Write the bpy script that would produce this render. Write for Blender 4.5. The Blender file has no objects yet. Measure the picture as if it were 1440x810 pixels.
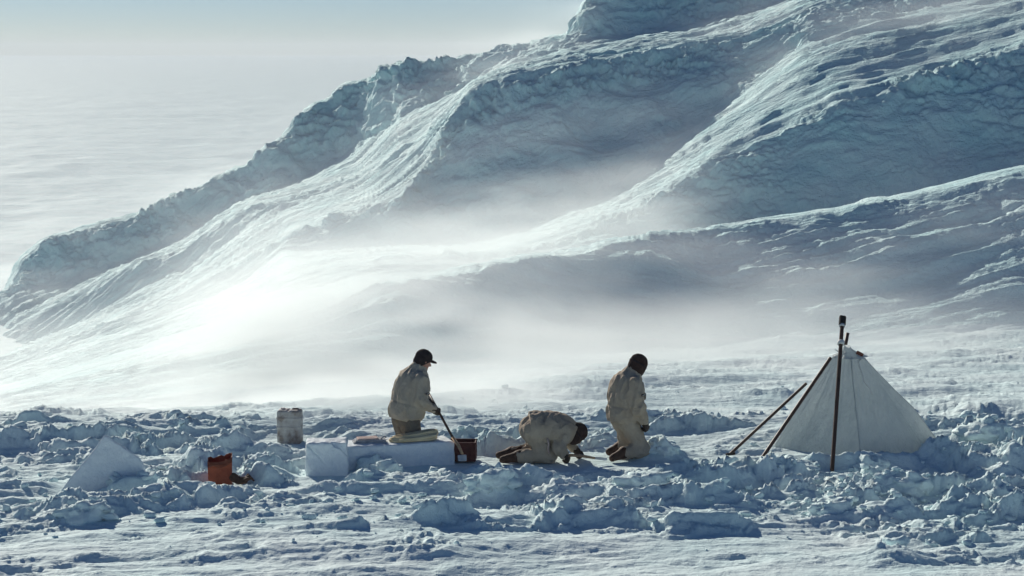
import bpy, bmesh, math, random
import numpy as np
from mathutils import Vector, Matrix

random.seed(7)
rng = np.random.default_rng(7)
scene = bpy.context.scene
C = scene.collection

# ------------------------------------------------------------------ camera, sky, sun, exposure
W_PX, H_PX, F = 1440.0, 810.0, 2800.0          # photograph size and focal length in its pixels
HORIZON = 70.0                                  # row of the true horizon
CAM_H = 5.1                                     # eye height above the camp
PITCH = math.atan((405.0 - HORIZON) / F)
SUN_AZ, SUN_EL = math.radians(-27), math.radians(23)   # azimuth from +Y, clockwise

cam_data = bpy.data.cameras.new('camera')
cam_data.sensor_width = 36.0
cam_data.lens = F / W_PX * 36.0
cam_data.clip_start = 0.5
cam_data.clip_end = 12000
cam = bpy.data.objects.new('camera', cam_data)
cam.location = (0, 0, CAM_H)
cam.rotation_euler = (math.pi / 2 - PITCH, 0, 0)
C.objects.link(cam)
scene.camera = cam

world = bpy.data.worlds.new('World')
scene.world = world
world.use_nodes = True
wn = world.node_tree
bg = wn.nodes['Background']
sky = wn.nodes.new('ShaderNodeTexSky')
sky.sky_type = 'NISHITA'
sky.sun_disc = False
sky.sun_elevation = SUN_EL
sky.sun_rotation = SUN_AZ
sky.altitude = 0
sky.air_density = 0.7
sky.dust_density = 0.07
sky.ozone_density = 6.0
wn.links.new(sky.outputs[0], bg.inputs[0])
bg.inputs[1].default_value = 0.056

sun_data = bpy.data.lights.new('sun', 'SUN')
sun_data.energy = 4.5
sun_data.angle = math.radians(0.6)
sun_data.color = (1.0, 0.935, 0.815)
sun = bpy.data.objects.new('sun', sun_data)
to_sun = Vector((math.sin(SUN_AZ) * math.cos(SUN_EL), math.cos(SUN_AZ) * math.cos(SUN_EL), math.sin(SUN_EL)))
sun.rotation_euler = to_sun.to_track_quat('Z', 'Y').to_euler()
sun.location = (-60, 60, 40)
C.objects.link(sun)

vs = scene.view_settings
vs.view_transform = 'Standard'
vs.look = 'None'
vs.exposure = 0.08
vs.gamma = 1.0
vs.use_curve_mapping = False
scene.cycles.max_bounces = 6
scene.cycles.diffuse_bounces = 3
scene.cycles.glossy_bounces = 2
scene.cycles.transmission_bounces = 2
scene.cycles.volume_bounces = 2
scene.cycles.volume_step_rate = 2.5
scene.cycles.volume_max_steps = 128
scene.cycles.use_denoising = True
scene.cycles.use_adaptive_sampling = True
scene.cycles.adaptive_threshold = 0.02

# ------------------------------------------------------------------ pixel <-> place
CP, SP = math.cos(PITCH), math.sin(PITCH)
def ray_yz(row):
    v = (405.0 - np.asarray(row, float)) / F
    return CP + v * SP, -SP + v * CP             # y and z of the ray through a row
def z_of(row, Y):
    ry, rz = ray_yz(row)
    return CAM_H + Y * rz / ry
def y_of(row, z=0.0):
    ry, rz = ray_yz(row)
    return (z - CAM_H) * ry / rz
def x_of(px, Y, z):
    return (np.asarray(px, float) - 720.0) / F * (Y * CP + (CAM_H - z) * SP)
def at(px, row, Y):
    z = float(z_of(row, Y))
    return Vector((float(x_of(px, Y, z)), Y, z))
def on_ground(px, row, z=0.0):
    Y = float(y_of(row, z))
    return Vector((float(x_of(px, Y, z)), Y, z))

# ------------------------------------------------------------------ noise (vectorised gradient noise)
_perm = rng.permutation(256).astype(np.int32)
_perm = np.concatenate([_perm, _perm, _perm])
_g = rng.normal(size=(256, 3)).astype(np.float32)
_g /= np.linalg.norm(_g, axis=1)[:, None]
def perlin(x, y, z):
    x = np.asarray(x, np.float32); y = np.asarray(y, np.float32); z = np.asarray(z, np.float32)
    x, y, z = np.broadcast_arrays(x, y, z)
    xf, yf, zf = np.floor(x), np.floor(y), np.floor(z)
    xi, yi, zi = (xf.astype(np.int32) & 255), (yf.astype(np.int32) & 255), (zf.astype(np.int32) & 255)
    x = x - xf; y = y - yf; z = z - zf
    u = x * x * x * (x * (x * 6 - 15) + 10); v = y * y * y * (y * (y * 6 - 15) + 10); w = z * z * z * (z * (z * 6 - 15) + 10)
    res = 0
    for dx in (0, 1):
        px_ = _perm[xi + dx]
        for dy in (0, 1):
            pxy = _perm[px_ + yi + dy]
            for dz in (0, 1):
                g = _g[_perm[pxy + zi + dz]]
                d = g[..., 0] * (x - dx) + g[..., 1] * (y - dy) + g[..., 2] * (z - dz)
                res = res + d * (u if dx else 1 - u) * (v if dy else 1 - v) * (w if dz else 1 - w)
    return res * 1.5
def fbm(x, y, z, octs=3, gain=0.5, mode=0):
    a, s, r = 1.0, 1.0, 0
    for k in range(octs):
        n = perlin(x * s + 17.3 * k, y * s - 9.1 * k, z * s + 4.7 * k)
        if mode == 1: n = np.abs(n) * 2 - 0.5         # billow: round lumps, sharp creases
        elif mode == 2: n = 0.5 - np.abs(n) * 2       # ridged: sharp crests
        r = r + a * n
        a *= gain; s *= 2.03
    return r
def smooth(e0, e1, x):
    t = np.clip((x - e0) / (e1 - e0), 0, 1)
    return t * t * (3 - 2 * t)

# ------------------------------------------------------------------ mesh helpers
def mesh_np(name, v, q, smooth_shade=True):
    v = np.asarray(v, np.float32); q = np.asarray(q, np.int32)
    me = bpy.data.meshes.new(name)
    k = q.shape[1]
    me.vertices.add(len(v)); me.vertices.foreach_set('co', v.ravel())
    me.loops.add(q.size); me.loops.foreach_set('vertex_index', q.ravel())
    me.polygons.add(len(q)); me.polygons.foreach_set('loop_start', np.arange(0, q.size, k, dtype=np.int32))
    me.update(calc_edges=True)
    me.polygons.foreach_set('use_smooth', np.full(len(q), smooth_shade))
    return me
def obj(name, me, mat=None, parent=None):
    o = bpy.data.objects.new(name, me)
    C.objects.link(o)
    if mat is not None and me is not None: me.materials.append(mat)
    if parent is not None: o.parent = parent
    return o
def tag(o, label=None, cat=None, group=None, kind=None):
    if label: o['label'] = label
    if cat: o['category'] = cat
    if group: o['group'] = group
    if kind: o['kind'] = kind
    return o
def empty(name, loc, rz=0.0):
    e = bpy.data.objects.new(name, None)
    e.empty_display_size = 0.1
    e.location = loc; e.rotation_euler = (0, 0, rz)
    C.objects.link(e)
    return e

# ------------------------------------------------------------------ materials
def mat_new(name):
    m = bpy.data.materials.new(name); m.use_nodes = True
    return m, m.node_tree, m.node_tree.nodes['Principled BSDF']
def ramp(nt, fac, stops):
    r = nt.nodes.new('ShaderNodeValToRGB')
    while len(r.color_ramp.elements) < len(stops): r.color_ramp.elements.new(0.5)
    for e, (p, c) in zip(r.color_ramp.elements, stops):
        e.position = p; e.color = (*c, 1)
    nt.links.new(fac, r.inputs[0])
    return r.outputs[0]
def noise_node(nt, vec, scale, detail=4, rough=0.55):
    n = nt.nodes.new('ShaderNodeTexNoise')
    n.inputs['Scale'].default_value = scale; n.inputs['Detail'].default_value = detail
    n.inputs['Roughness'].default_value = rough
    nt.links.new(vec, n.inputs['Vector'])
    return n.outputs['Fac']
def coords(nt, scale=(1, 1, 1), rot=(0, 0, 0), kind='Object'):
    t = nt.nodes.new('ShaderNodeTexCoord'); m = nt.nodes.new('ShaderNodeMapping')
    m.inputs['Scale'].default_value = scale; m.inputs['Rotation'].default_value = rot
    nt.links.new(t.outputs[kind], m.inputs['Vector'])
    return m.outputs[0]
def bump(nt, height, dist, prev=None, strength=1.0):
    b = nt.nodes.new('ShaderNodeBump')
    b.inputs['Distance'].default_value = dist; b.inputs['Strength'].default_value = strength
    nt.links.new(height, b.inputs['Height'])
    if prev is not None: nt.links.new(prev, b.inputs['Normal'])
    return b.outputs[0]
WIND = math.atan2(0.25, 1.0)
def make_snow(name, lo, hi, fine=0.012, grain=0.004, streak=0.0, sscale=(0.5, 4, 4), rime=0.0, spec=0.05):
    m, nt, p = mat_new(name)
    co = coords(nt)
    n1 = noise_node(nt, co, 0.7, 5)
    col = ramp(nt, n1, [(0.3, lo), (0.7, hi)])
    nt.links.new(col, p.inputs['Base Color'])
    p.inputs['Roughness'].default_value = 0.75
    p.inputs['Specular IOR Level'].default_value = spec
    nrm = None
    if streak:
        s = noise_node(nt, coords(nt, sscale, (0, 0, -WIND)), 1.0, 5, 0.6)
        nrm = bump(nt, s, streak, None)
    if rime: nrm = bump(nt, noise_node(nt, co, 2.2, 6, 0.65), rime, nrm)
    nrm = bump(nt, noise_node(nt, co, 9.0, 4, 0.6), fine, nrm)
    nrm = bump(nt, noise_node(nt, co, 55.0, 2), grain, nrm)
    nt.links.new(nrm, p.inputs['Normal'])
    return m
M = {}
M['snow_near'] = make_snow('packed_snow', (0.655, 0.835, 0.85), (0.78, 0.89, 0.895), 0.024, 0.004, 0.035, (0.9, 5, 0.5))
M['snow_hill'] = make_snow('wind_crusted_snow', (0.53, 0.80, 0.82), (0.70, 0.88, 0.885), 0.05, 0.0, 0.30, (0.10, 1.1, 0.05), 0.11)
M['snow_plain'] = make_snow('ice_field_snow', (0.68, 0.83, 0.85), (0.80, 0.90, 0.91), 0.0, 0.0, 0.45, (0.11, 0.14, 0.05))
M['snow_cut'] = make_snow('cut_snow', (0.80, 0.875, 0.90), (0.87, 0.91, 0.92), 0.03, 0.003)

# ------------------------------------------------------------------ terrain: profiles of the hillside, spur by spur
px = np.concatenate([np.arange(-420, -30, 6.0), np.arange(-30, 1470, 1.5), np.arange(1470, 1880, 6.0)])
NC = len(px)
def tab(*pts):
    p = np.array(pts, float)
    r = np.interp(px, p[:, 0], p[:, 1])
    fine = np.arange(px[0], px[-1] + 1, 1.5)
    rf = np.interp(fine, p[:, 0], p[:, 1])
    k = np.hanning(15); k /= k.sum()
    rf = np.convolve(np.pad(rf, 7, mode='edge'), k, mode='valid')
    return np.interp(px, fine, rf)
def jit(seed, a1=4.0, a2=2.2):
    return a1 * perlin(px / 61.0, np.full(NC, seed), np.full(NC, .5)) + .5 * a2 * perlin(px / 29.0, np.full(NC, seed + 9.), np.full(NC, .5))
# base of the first spur
rG = tab((-400, 620), (0, 590), (200, 570), (400, 545), (550, 530), (700, 515), (850, 500), (1000, 492), (1200, 485), (1440, 478), (1900, 470))
zG = tab((-400, -2.0), (0, -1.2), (400, -1.0), (700, -1.2), (1000, -1.5), (1440, -1.2), (1900, -1.0))
Y = [np.full(NC, 6.0), np.full(NC, 18.6), np.full(NC, 28.0), y_of(rG, zG)]
Z = [np.zeros(NC), np.zeros(NC), np.full(NC, -0.05), zG]
def knot(row, dy):
    Y.append(Y[-1] + dy); Z.append(z_of(row, Y[-1]))
# first spur crest
knot(tab((-400, 600), (0, 560), (200, 505), (350, 455), (440, 425), (490, 412), (530, 396), (600, 388), (720, 365), (850, 345), (1000, 325), (1180, 298), (1300, 270), (1440, 235), (1900, 120)) + jit(1.5, 4, 2.5),
     tab((-400, 10), (0, 9), (300, 8), (430, 7), (560, 4.6), (720, 4.6), (1000, 5.2), (1440, 7.0), (1900, 8)))
knot(tab((-400, 590), (0, 548), (200, 490), (350, 435), (500, 390), (600, 385), (720, 368), (850, 353), (1000, 335), (1180, 308), (1300, 280), (1440, 245), (1900, 130)),
     tab((0, 12), (500, 14), (1440, 14)))
# second spur
knot(tab((-400, 580), (0, 535), (200, 470), (350, 412), (500, 372), (600, 364), (700, 358), (780, 342), (880, 300), (1000, 228), (1100, 190), (1170, 145), (1300, 110), (1440, 60), (1900, -60)) + jit(2.5, 5, 3),
     tab((0, 8), (600, 5), (780, 2.4), (1000, 2.4), (1440, 4.2)))
knot(tab((-400, 570), (0, 525), (200, 455), (350, 395), (400, 354), (480, 352), (570, 350), (650, 350), (740, 330), (850, 272), (960, 195), (1050, 125), (1130, 60), (1230, 20), (1440, -20), (1900, -100)),
     tab((0, 8), (600, 9), (850, 8), (1000, 8), (1440, 9)))
# third spur, the big shaded face
knot(tab((-400, 565), (0, 512), (200, 440), (300, 392), (392, 348), (405, 335), (470, 305), (560, 285), (600, 235), (640, 165), (665, 128), (720, 108), (830, 90), (930, 72), (1050, 52), (1130, 20), (1200, -5), (1440, -60), (1900, -140)) + jit(3.5, 5, 3),
     tab((0, 7), (400, 1.6), (560, 2.2), (650, 5.4), (830, 5.8), (1000, 3.7), (1130, 2.5), (1440, 3)))
# low rib on the left
knot(tab((-400, 545), (0, 500), (119, 455), (192, 412), (259, 388), (306, 352), (358, 318), (420, 292), (500, 262), (560, 230), (600, 200), (640, 150), (665, 122), (720, 102), (830, 82), (930, 62), (1050, 42), (1130, 8), (1200, -12), (1440, -70), (1900, -150)),
     tab((0, 6), (300, 8), (500, 8), (600, 4), (720, 3), (1440, 3)))
knot(tab((-400, 530), (0, 490), (119, 418), (192, 374), (259, 356), (306, 319), (358, 288), (420, 276), (500, 246), (560, 215), (600, 188), (640, 143), (665, 118), (720, 98), (830, 76), (930, 55), (1050, 32), (1130, 0), (1200, -20), (1440, -80), (1900, -160)) + jit(4.5, 4, 2),
     tab((0, 1.6), (300, 1.6), (450, 3), (600, 3), (1440, 3)))
# skyline spur
knot(tab((-400, 470), (0, 428), (25, 408), (100, 390), (200, 354), (280, 318), (345, 284), (400, 264), (440, 248), (500, 210), (560, 168), (620, 139), (680, 110), (720, 93), (800, 68), (830, 58), (930, 45), (1050, 15), (1200, -30), (1440, -90), (1900, -170)),
     tab((0, 6), (300, 7), (500, 7), (700, 5), (1440, 4)))
knot(tab((-400, 480), (-60, 445), (0, 418), (14, 408), (25, 368), (62, 340), (114, 322), (171, 306), (228, 285), (275, 265), (301, 252), (332, 237), (347, 234), (378, 210), (400, 190), (420, 165), (440, 146), (464, 136), (478, 120), (498, 112), (546, 99), (620, 85), (713, 66), (761, 53), (793, 48), (805, 38), (814, 4), (830, -15), (850, -25), (1000, -40), (1200, -70), (1440, -110), (1900, -200)) + jit(5.5, 3, 3),
     tab((0, 1.6), (345, 1.8), (480, 3.2), (620, 4), (790, 3.5), (815, 2), (1440, 4)))
Y.append(Y[-1] + 3.0); Z.append(Z[-1] - 0.2)
Y.append(Y[-1] + 26.0); Z.append(np.minimum(Z[-1] - 9.0, -8.5))
nseg = [12, 290, 100, 120, 14, 100, 44, 120, 40, 26, 30, 56, 8, 14]
face_w = [0, 0, 0, .5, 0, 1, 0, 1, .05, .4, .05, 1, .3, 0]
ty, tz, tw, tg, tcr, tfr = [], [], [], [], [], []
for k, n in enumerate(nseg):
    for i in range(n):
        f = i / n
        if k == 0: f = 1 - (1 - f) ** 1.6
        ty.append(Y[k] * (1 - f) + Y[k + 1] * f); tz.append(Z[k] * (1 - f) + Z[k + 1] * f)
        tw.append(face_w[k]); tg.append(k)
        tfr.append(i / n)
        tcr.append({3: .35, 5: .75, 7: .75, 9: .3, 11: .5}.get(k, 0) * float(smooth(.62, .95, i / n)) + {4: .35, 6: .75, 8: .75, 12: .5}.get(k, 0) * float(1 - smooth(0, .16, i / n)))
ty.append(Y[-1]); tz.append(Z[-1]); tw.append(0); tg.append(len(nseg)); tcr.append(0); tfr.append(0)
TY, TZ = np.array(ty), np.array(tz)                 # rows x columns
TW = np.array(tw); TG = np.array(tg)
NR = len(TW)
kern = np.hanning(13)[1:-1]; kern /= kern.sum()
TW = np.convolve(np.pad(TW, 5, mode='edge'), kern, mode='valid')
def smooth_rows(a, n):
    k = np.hanning(2 * n + 3)[1:-1]; k /= k.sum()
    p = np.pad(a, ((n, n), (0, 0)), mode='edge'); r = 0
    for i, w in enumerate(k): r = r + w * p[i:i + a.shape[0]]
    return r
first_hill = int(np.argmax(TG >= 3))
TZs = smooth_rows(TZ, 4); TYs = smooth_rows(TY, 4)
big = smooth_rows(TZ, 26)
wgt = np.clip((np.arange(NR) - (first_hill - 60)) / 20.0, 0, 1)[:, None] * np.clip((first_hill + 30 - np.arange(NR)) / 20.0, 0, 1)[:, None]
TZ = TZs * (1 - wgt) + big * wgt
lip = np.exp(-((np.arange(NR) - (nseg[0] + nseg[1])) / 40.0) ** 2)[:, None]      # the camp ground rolls over softly, without a lip
TZ = TZ * (1 - lip) + smooth_rows(TZ, 60) * lip
TY = TYs
PX = np.broadcast_to(px, TY.shape)
TX = x_of(PX, TY, TZ)

# spots where things stand: the snow there is trodden flat
flat_spots = []
def flat(px_, row_, r): 
    g = on_ground(px_, row_); flat_spots.append((g.x, g.y, r))
for a in ((145, 690, .55), (308, 684, .3), (342, 683, .2), (407, 619, .35), (455, 672, .4), (500, 664, .45), (560, 660, .5), (620, 657, .4), (575, 640, .5), (650, 651, .4),
          (735, 650, .5), (775, 648, .5), (820, 640, .4), (880, 643, .45), (905, 640, .3), (1195, 640, 1.0), (1170, 660, .12), (1060, 663, .2), (1028, 640, .2)):
    flat(*a)

cw, sw = math.cos(WIND), math.sin(WIND)
def along(x, y): return x * cw + y * sw, -x * sw + y * cw
dN = np.zeros(TY.shape, np.float32)                 # push along the surface normal
dZ = np.zeros(TY.shape, np.float32)
# --- near ground
near = slice(0, first_hill + 40)
x, y, z = TX[near], TY[near], TZ[near]
s, c = along(x, y)
fade = np.clip((first_hill + 40 - np.arange(first_hill + 40)) / 60.0, 0, 1)[:, None]
wob = fbm(x * .5, y * .5, z * 0 + 3, 2)
rough = (.3 + .7 * smooth(19.6, 21.8, y + wob * 1.6)) * (1 - 0.68 * smooth(24.6, 32.0, y + wob * 2.5))
rough *= np.clip(0.75 + 0.9 * fbm(x * .33 + 5, y * .45, z * 0 + 8, 2), .25, 1.3)
tent_zone = smooth(2.4, 3.6, x) * smooth(21.2, 22.6, y) * (1 - smooth(25.2, 26.5, y))
rough = np.clip(rough + .45 * tent_zone, .07, 1.35)
keep = np.ones_like(rough)
for fx, fy, fr in flat_spots:
    d = np.sqrt((x - fx) ** 2 + ((y - fy) * .9) ** 2)
    keep = np.minimum(keep, .12 + .88 * smooth(fr * .75, fr * 1.5, d))
wx = .25 * perlin(x * 2.1, y * 2.1, z * 0 + 11); wy = .25 * perlin(x * 2.1 + 40, y * 2.1, z * 0 + 13)
lump = .62 * fbm((x + wx) * .8, (y + wy) * 1.5, z * 0 + 1.7, 4, .5, 1) + .55 * fbm((x + wx) * 1.0 + 31, (y + wy) * 1.9, z * 0 + 91.7, 5, .55, 2)
clod = fbm((x + wx) * 2.8, (y + wy) * 3.6, z * 0 + 21.7, 3, .5, 1)
pn = fbm(s * .55 + wx, c * 1.5 + wy, z * 0 + 61, 4, .55)
plate = sum(smooth(t - .035, t + .035, pn) for t in (-.45, -.22, 0., .22, .45)) - 2.5
patch = smooth(-.15, .35, fbm(x * .9 + 7, y * .9, z * 0 + 31, 2))
sast = fbm(s * .55, c * 2.4, z * 0 + 5, 4, .55, 2)
sast2 = fbm(s * 1.6, c * 6.5, z * 0 + 15, 3, .55, 2)
swell = fbm(s * .16, c * .55, z * 0 + 2.2, 3)
hl = rough * (.17 * (lump + .05) + .08 * patch * (clod + .1) * (1 - .8 * smooth(25, 31, y)) + .06 * plate)
fill = .005 + .07 * fbm(s * .35, c * .8, z * 0 + 77, 3) - .07 * tent_zone           # drifted snow fills the hollows between the lumps
hk = .05
hm = np.clip(.5 + .5 * (hl - fill) / hk, 0, 1)
hl = fill * (1 - hm) + hl * hm + hk * hm * (1 - hm)
dZ[near] += (fade * keep * (hl + .04 * sast * (.35 + .5 * rough + .5 * smooth(26, 29, y)) + .016 * sast2 * (.4 + .6 * np.clip(rough, 0, 1)))
             + .13 * swell * keep * smooth(7, 12, y)).astype(np.float32)
# drift banked against the tent front, and heaps beside the slab and tent
def heap(px_, row_, rx, ry, h):
    g = on_ground(px_, row_)
    q = ((x - g.x) / rx) ** 2 + ((y - g.y) / ry) ** 2
    dZ[near] += (h * np.exp(-q) * (1 + .45 * np.clip(lump, -.6, .5) + .25 * np.clip(clod, -.5, .5))).astype(np.float32)
for hp in ((1080, 648, .22, .13, .08), (1115, 651, .22, .13, .10), (1150, 653, .2, .12, .10), (1190, 654, .22, .13, .12), (1230, 653, .24, .14, .13), (1270, 650, .24, .16, .11), (1305, 645, .22, .18, .10), (1325, 648, .26, .3, .12), (1385, 636, .38, .4, .26), (1420, 660, .5, .4, .16), (1290, 690, .5, .3, .12), (1150, 690, .5, .25, .10),
           (175, 694, .24, .12, .14), (110, 716, .5, .2, .09), (215, 690, .25, .2, .08), (330, 632, .6, .3, .12), (455, 640, .4, .4, .06), (500, 694, .5, .16, .10), (590, 694, .5, .18, .10), (720, 690, .8, .25, .16), (900, 690, .45, .2, .16),
           (935, 640, .3, .18, .10), (1000, 705, .6, .25, .10), (1255, 797, .34, .34, .11), (660, 742, .9, .2, .06)):
    heap(*hp[:4], hp[4] * 1.3)
# --- hillside
far = slice(first_hill, NR)
x, y, z = TX[far], TY[far], TZ[far]
gone = {3: (360, 540), 5: (500, 760), 7: (340, 470), 9: (60, 160)}      # spurs die out to the left
WP = np.ones((NR, NC))
for k_, (a_, b_) in gone.items(): WP[TG == k_] = .15 + .85 * smooth(a_, b_, px)
WP = smooth_rows(WP, 8)
w = TW[far][:, None] * WP[far]
ramp_in = np.clip((np.arange(NR - first_hill)) / 50.0, 0, 1)[:, None]
scale_f = np.clip(y / 95.0, .5, 1.1)
s, c = along(x, y)
vs_ = s * .8 + z * .6
wx = .9 * perlin(x * .5, y * .5, z * .5); wz = .9 * perlin(x * .5 + 9, y * .5, z * .5)
crag = .6 * fbm((x * .9 + z * .25 + wx) / 2.6, y / 3.0, (z - x * .2 + wz) / 1.8, 6, .55) + .45 * fbm((x * .9 + z * .25 + wx) / 3.4 + 50, y / 3.0, (z - x * .2 + wz) / 2.4, 4, .5, 2)
crag2 = fbm((x + wx * .3) / .9, y / .9, z / .6, 3, .55, 1)
icy = smooth(-.25, .3, fbm(x / 6.0 + 3, y / 6.0, z / 4.0, 2))
st1 = fbm(s / 9.0 + wx * .06, c / 1.1 + wz * .12, z * .04, 4, .55, 2)
st2 = fbm(s / 4.5, c / .42, z * .06 + 3, 3, .55, 2)
und = fbm(s / 14.0, c / 5.0, z / 6.0, 3)
sky_w = np.clip((TG[far] >= 11) * 1.0, 0, 1)[:, None]
first = ((TG[far] <= 3) * np.sin(np.pi * np.array(tfr)[far]))[:, None]
dN[far] += (ramp_in * scale_f * (w * (.42 * crag * (1 + .1 * first + .35 * sky_w) + .17 * (.15 + icy) * crag2) + .15 * st1 * (1.1 - .8 * w) + .07 * st2 * (1.1 - .7 * w) + .3 * und * (1 - .3 * w) + first * .42 * fbm(s / 4.5, c / 3.0, z / 2.0 + 7, 3) + first * .16 * st1)).astype(np.float32)
# broken crust and rime along the crests
rag = smooth(-.3, .35, fbm(x / 5.0 + 8, y / 5.0, z / 5.0 + 2, 2))
crust = fbm((x + wx * .4) / 1.15, y / 1.15, (z + wz * .4) / .8, 4, .58, 1)
dN[far] += (ramp_in * scale_f * np.array(tcr)[far][:, None] * WP[far] * (.12 + .36 * rag) * (crust + .15)).astype(np.float32)
# normals and displacement
P = np.stack([TX, TY, TZ], -1)
du = np.gradient(P, axis=1); dv = np.gradient(P, axis=0)
N = np.cross(du, dv); N /= (np.linalg.norm(N, axis=-1, keepdims=True) + 1e-9)
ns = N.copy()
P = P + N * dN[..., None]
P[..., 2] += dZ
def grid_quads(nr, nc):
    i = np.arange(nr * nc).reshape(nr, nc)
    return np.stack([i[:-1, :-1], i[:-1, 1:], i[1:, 1:], i[1:, :-1]], -1).reshape(-1, 4)
b = first_hill + 10
g0 = obj('snow_ground', mesh_np('snow_ground', P[:b + 1].reshape(-1, 3), grid_quads(b + 1, NC)), M['snow_near'])
tag(g0, kind='structure')
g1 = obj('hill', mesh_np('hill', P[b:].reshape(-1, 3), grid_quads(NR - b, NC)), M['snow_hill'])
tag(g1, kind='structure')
# height of the near ground at a place
_gy = P[:b, :, 1]; _gx = P[:b, :, 0]; _gz = P[:b, :, 2]
def ground_z(X_, Y_):
    d = (_gx - X_) ** 2 + (_gy - Y_) ** 2
    i = int(np.argmin(d))
    return float(_gz.ravel()[i])

# ice field beyond, out to the horizon
PLAIN_Z = -7.3
yy = np.concatenate([np.linspace(20, 90, 20, endpoint=False), 90 * (4500 / 90.0) ** np.linspace(0, 1, 330)])
tt = np.linspace(-.75, .75, 420)
gy, gt = np.meshgrid(yy, tt, indexing='ij')
gx = gt * gy * (1 + 2 * smooth(0.3, .75, np.abs(gt)))
pz = .26 * fbm(gx / 30, gy / 24, gx * 0 + 4, 4, .6, 2) + .10 * fbm(gx / 8, gy / 7, gx * 0 + 9, 2, .6, 2)
pl = obj('ice_field', mesh_np('ice_field', np.stack([gx, gy, PLAIN_Z + pz], -1).reshape(-1, 3), grid_quads(*gx.shape)), M['snow_plain'])
tag(pl, kind='structure')

# ------------------------------------------------------------------ distance-field modelling
def V3(*a): return np.array(a, float)
def cap(p, a, b_, ra, rb):
    a = np.asarray(a, float); b_ = np.asarray(b_, float)
    d = b_ - a; t = np.clip(((p - a) @ d) / max(d @ d, 1e-9), 0, 1)
    return np.linalg.norm(p - (a + t[..., None] * d), axis=-1) - (ra + t * (rb - ra))
def ell(p, c_, r, R=None):
    q = p - np.asarray(c_, float)
    if R is not None: q = q @ R
    r = np.asarray(r, float)
    k0 = np.linalg.norm(q / r, axis=-1); k1 = np.linalg.norm(q / (r * r), axis=-1)
    return k0 * (k0 - 1) / np.maximum(k1, 1e-6)
def rbox(p, c_, half, rad, R=None):
    q = p - np.asarray(c_, float)
    if R is not None: q = q @ R
    q = np.abs(q) - (np.asarray(half, float) - rad)
    return np.linalg.norm(np.maximum(q, 0), axis=-1) + np.minimum(q.max(-1), 0) - rad
def smin(a, b_, k):
    h = np.clip(.5 + .5 * (b_ - a) / k, 0, 1)
    return b_ * (1 - h) + a * h - k * h * (1 - h)
def pn(p, f, o=0.0):
    return perlin(p[..., 0] * f + o, p[..., 1] * f + o * .7, p[..., 2] * f - o)
def sdf_mesh(name, fn, lo, hi, h):
    lo = np.asarray(lo, float); hi = np.asarray(hi, float)
    n = np.ceil((hi - lo) / h).astype(int) + 1
    g = np.stack(np.meshgrid(*[lo[i] + h * np.arange(n[i]) for i in range(3)], indexing='ij'), -1)
    f = fn(g).astype(np.float32)
    ins = f < 0
    cnt = np.zeros(tuple(n - 1)); acc = np.zeros(tuple(n - 1) + (3,))
    corners = [(i, j, k) for i in (0, 1) for j in (0, 1) for k in (0, 1)]
    def sl(o): return tuple(slice(o[i], n[i] - 1 + o[i]) for i in range(3))
    for a in corners:
        for ax_ in range(3):
            if a[ax_]: continue
            b_ = list(a); b_[ax_] = 1
            fa, fb = f[sl(a)], f[sl(b_)]
            m = (fa < 0) != (fb < 0)
            t = np.where(m, fa / np.where(m, fa - fb, 1), 0)
            for i in range(3):
                acc[..., i] += np.where(m, a[i] + (t if i == ax_ else 0), 0)
            cnt += m
    act = cnt > 0
    ids = np.full(act.shape, -1, np.int64); ids[act] = np.arange(act.sum())
    cell = np.argwhere(act)
    v = lo + h * (cell + acc[act] / cnt[act][:, None])
    quads = []
    for ax_ in range(3):
        u, w_ = (ax_ + 1) % 3, (ax_ + 2) % 3
        s0 = [slice(None)] * 3; s1 = [slice(None)] * 3
        s0[ax_] = slice(0, n[ax_] - 1); s1[ax_] = slice(1, n[ax_])
        m = ins[tuple(s0)] != ins[tuple(s1)]
        e = np.argwhere(m)
        e = e[(e[:, u] > 0) & (e[:, w_] > 0) & (e[:, u] < n[u] - 1) & (e[:, w_] < n[w_] - 1)]
        def cid(du_, dw_):
            q = e.copy(); q[:, u] += du_; q[:, w_] += dw_
            return ids[q[:, 0], q[:, 1], q[:, 2]]
        q = np.stack([cid(-1, -1), cid(0, -1), cid(0, 0), cid(-1, 0)], -1)
        fl = ~ins[tuple(e.T)]
        q[fl] = q[fl][:, ::-1]
        quads.append(q)
    return mesh_np(name, v, np.concatenate(quads))
def rot_to(fwd, up=(0, 0, 1)):                       # columns: forward, side, up
    f_ = np.asarray(fwd, float); f_ /= np.linalg.norm(f_)
    sd = np.cross(up, f_); sd /= np.linalg.norm(sd)
    return np.stack([f_, sd, np.cross(f_, sd)], 1)
def tube(name, pts, r, mat, parent=None, seg=10, flatten=1.0):
    pts = [Vector(p) for p in pts]
    vs_, fs = [], []
    up = Vector((0, 0, 1))
    for i, p in enumerate(pts):
        d = (pts[min(i + 1, len(pts) - 1)] - pts[max(i - 1, 0)]).normalized()
        a = d.cross(up if abs(d.z) < .95 else Vector((1, 0, 0))).normalized(); b_ = d.cross(a)
        rr = r[i] if isinstance(r, (list, tuple)) else r
        for k in range(seg):
            t = 2 * math.pi * k / seg
            vs_.append(p + a * math.cos(t) * rr + b_ * math.sin(t) * rr * flatten)
    for i in range(len(pts) - 1):
        for k in range(seg):
            fs.append((i * seg + k, i * seg + (k + 1) % seg, (i + 1) * seg + (k + 1) % seg, (i + 1) * seg + k))
    fs.append(tuple(range(seg))[::-1]); fs.append(tuple(range((len(pts) - 1) * seg, len(pts) * seg)))
    me = bpy.data.meshes.new(name); me.from_pydata(vs_, [], fs)
    for p in me.polygons[:-2]: p.use_smooth = True
    return obj(name, me, mat, parent)
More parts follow.
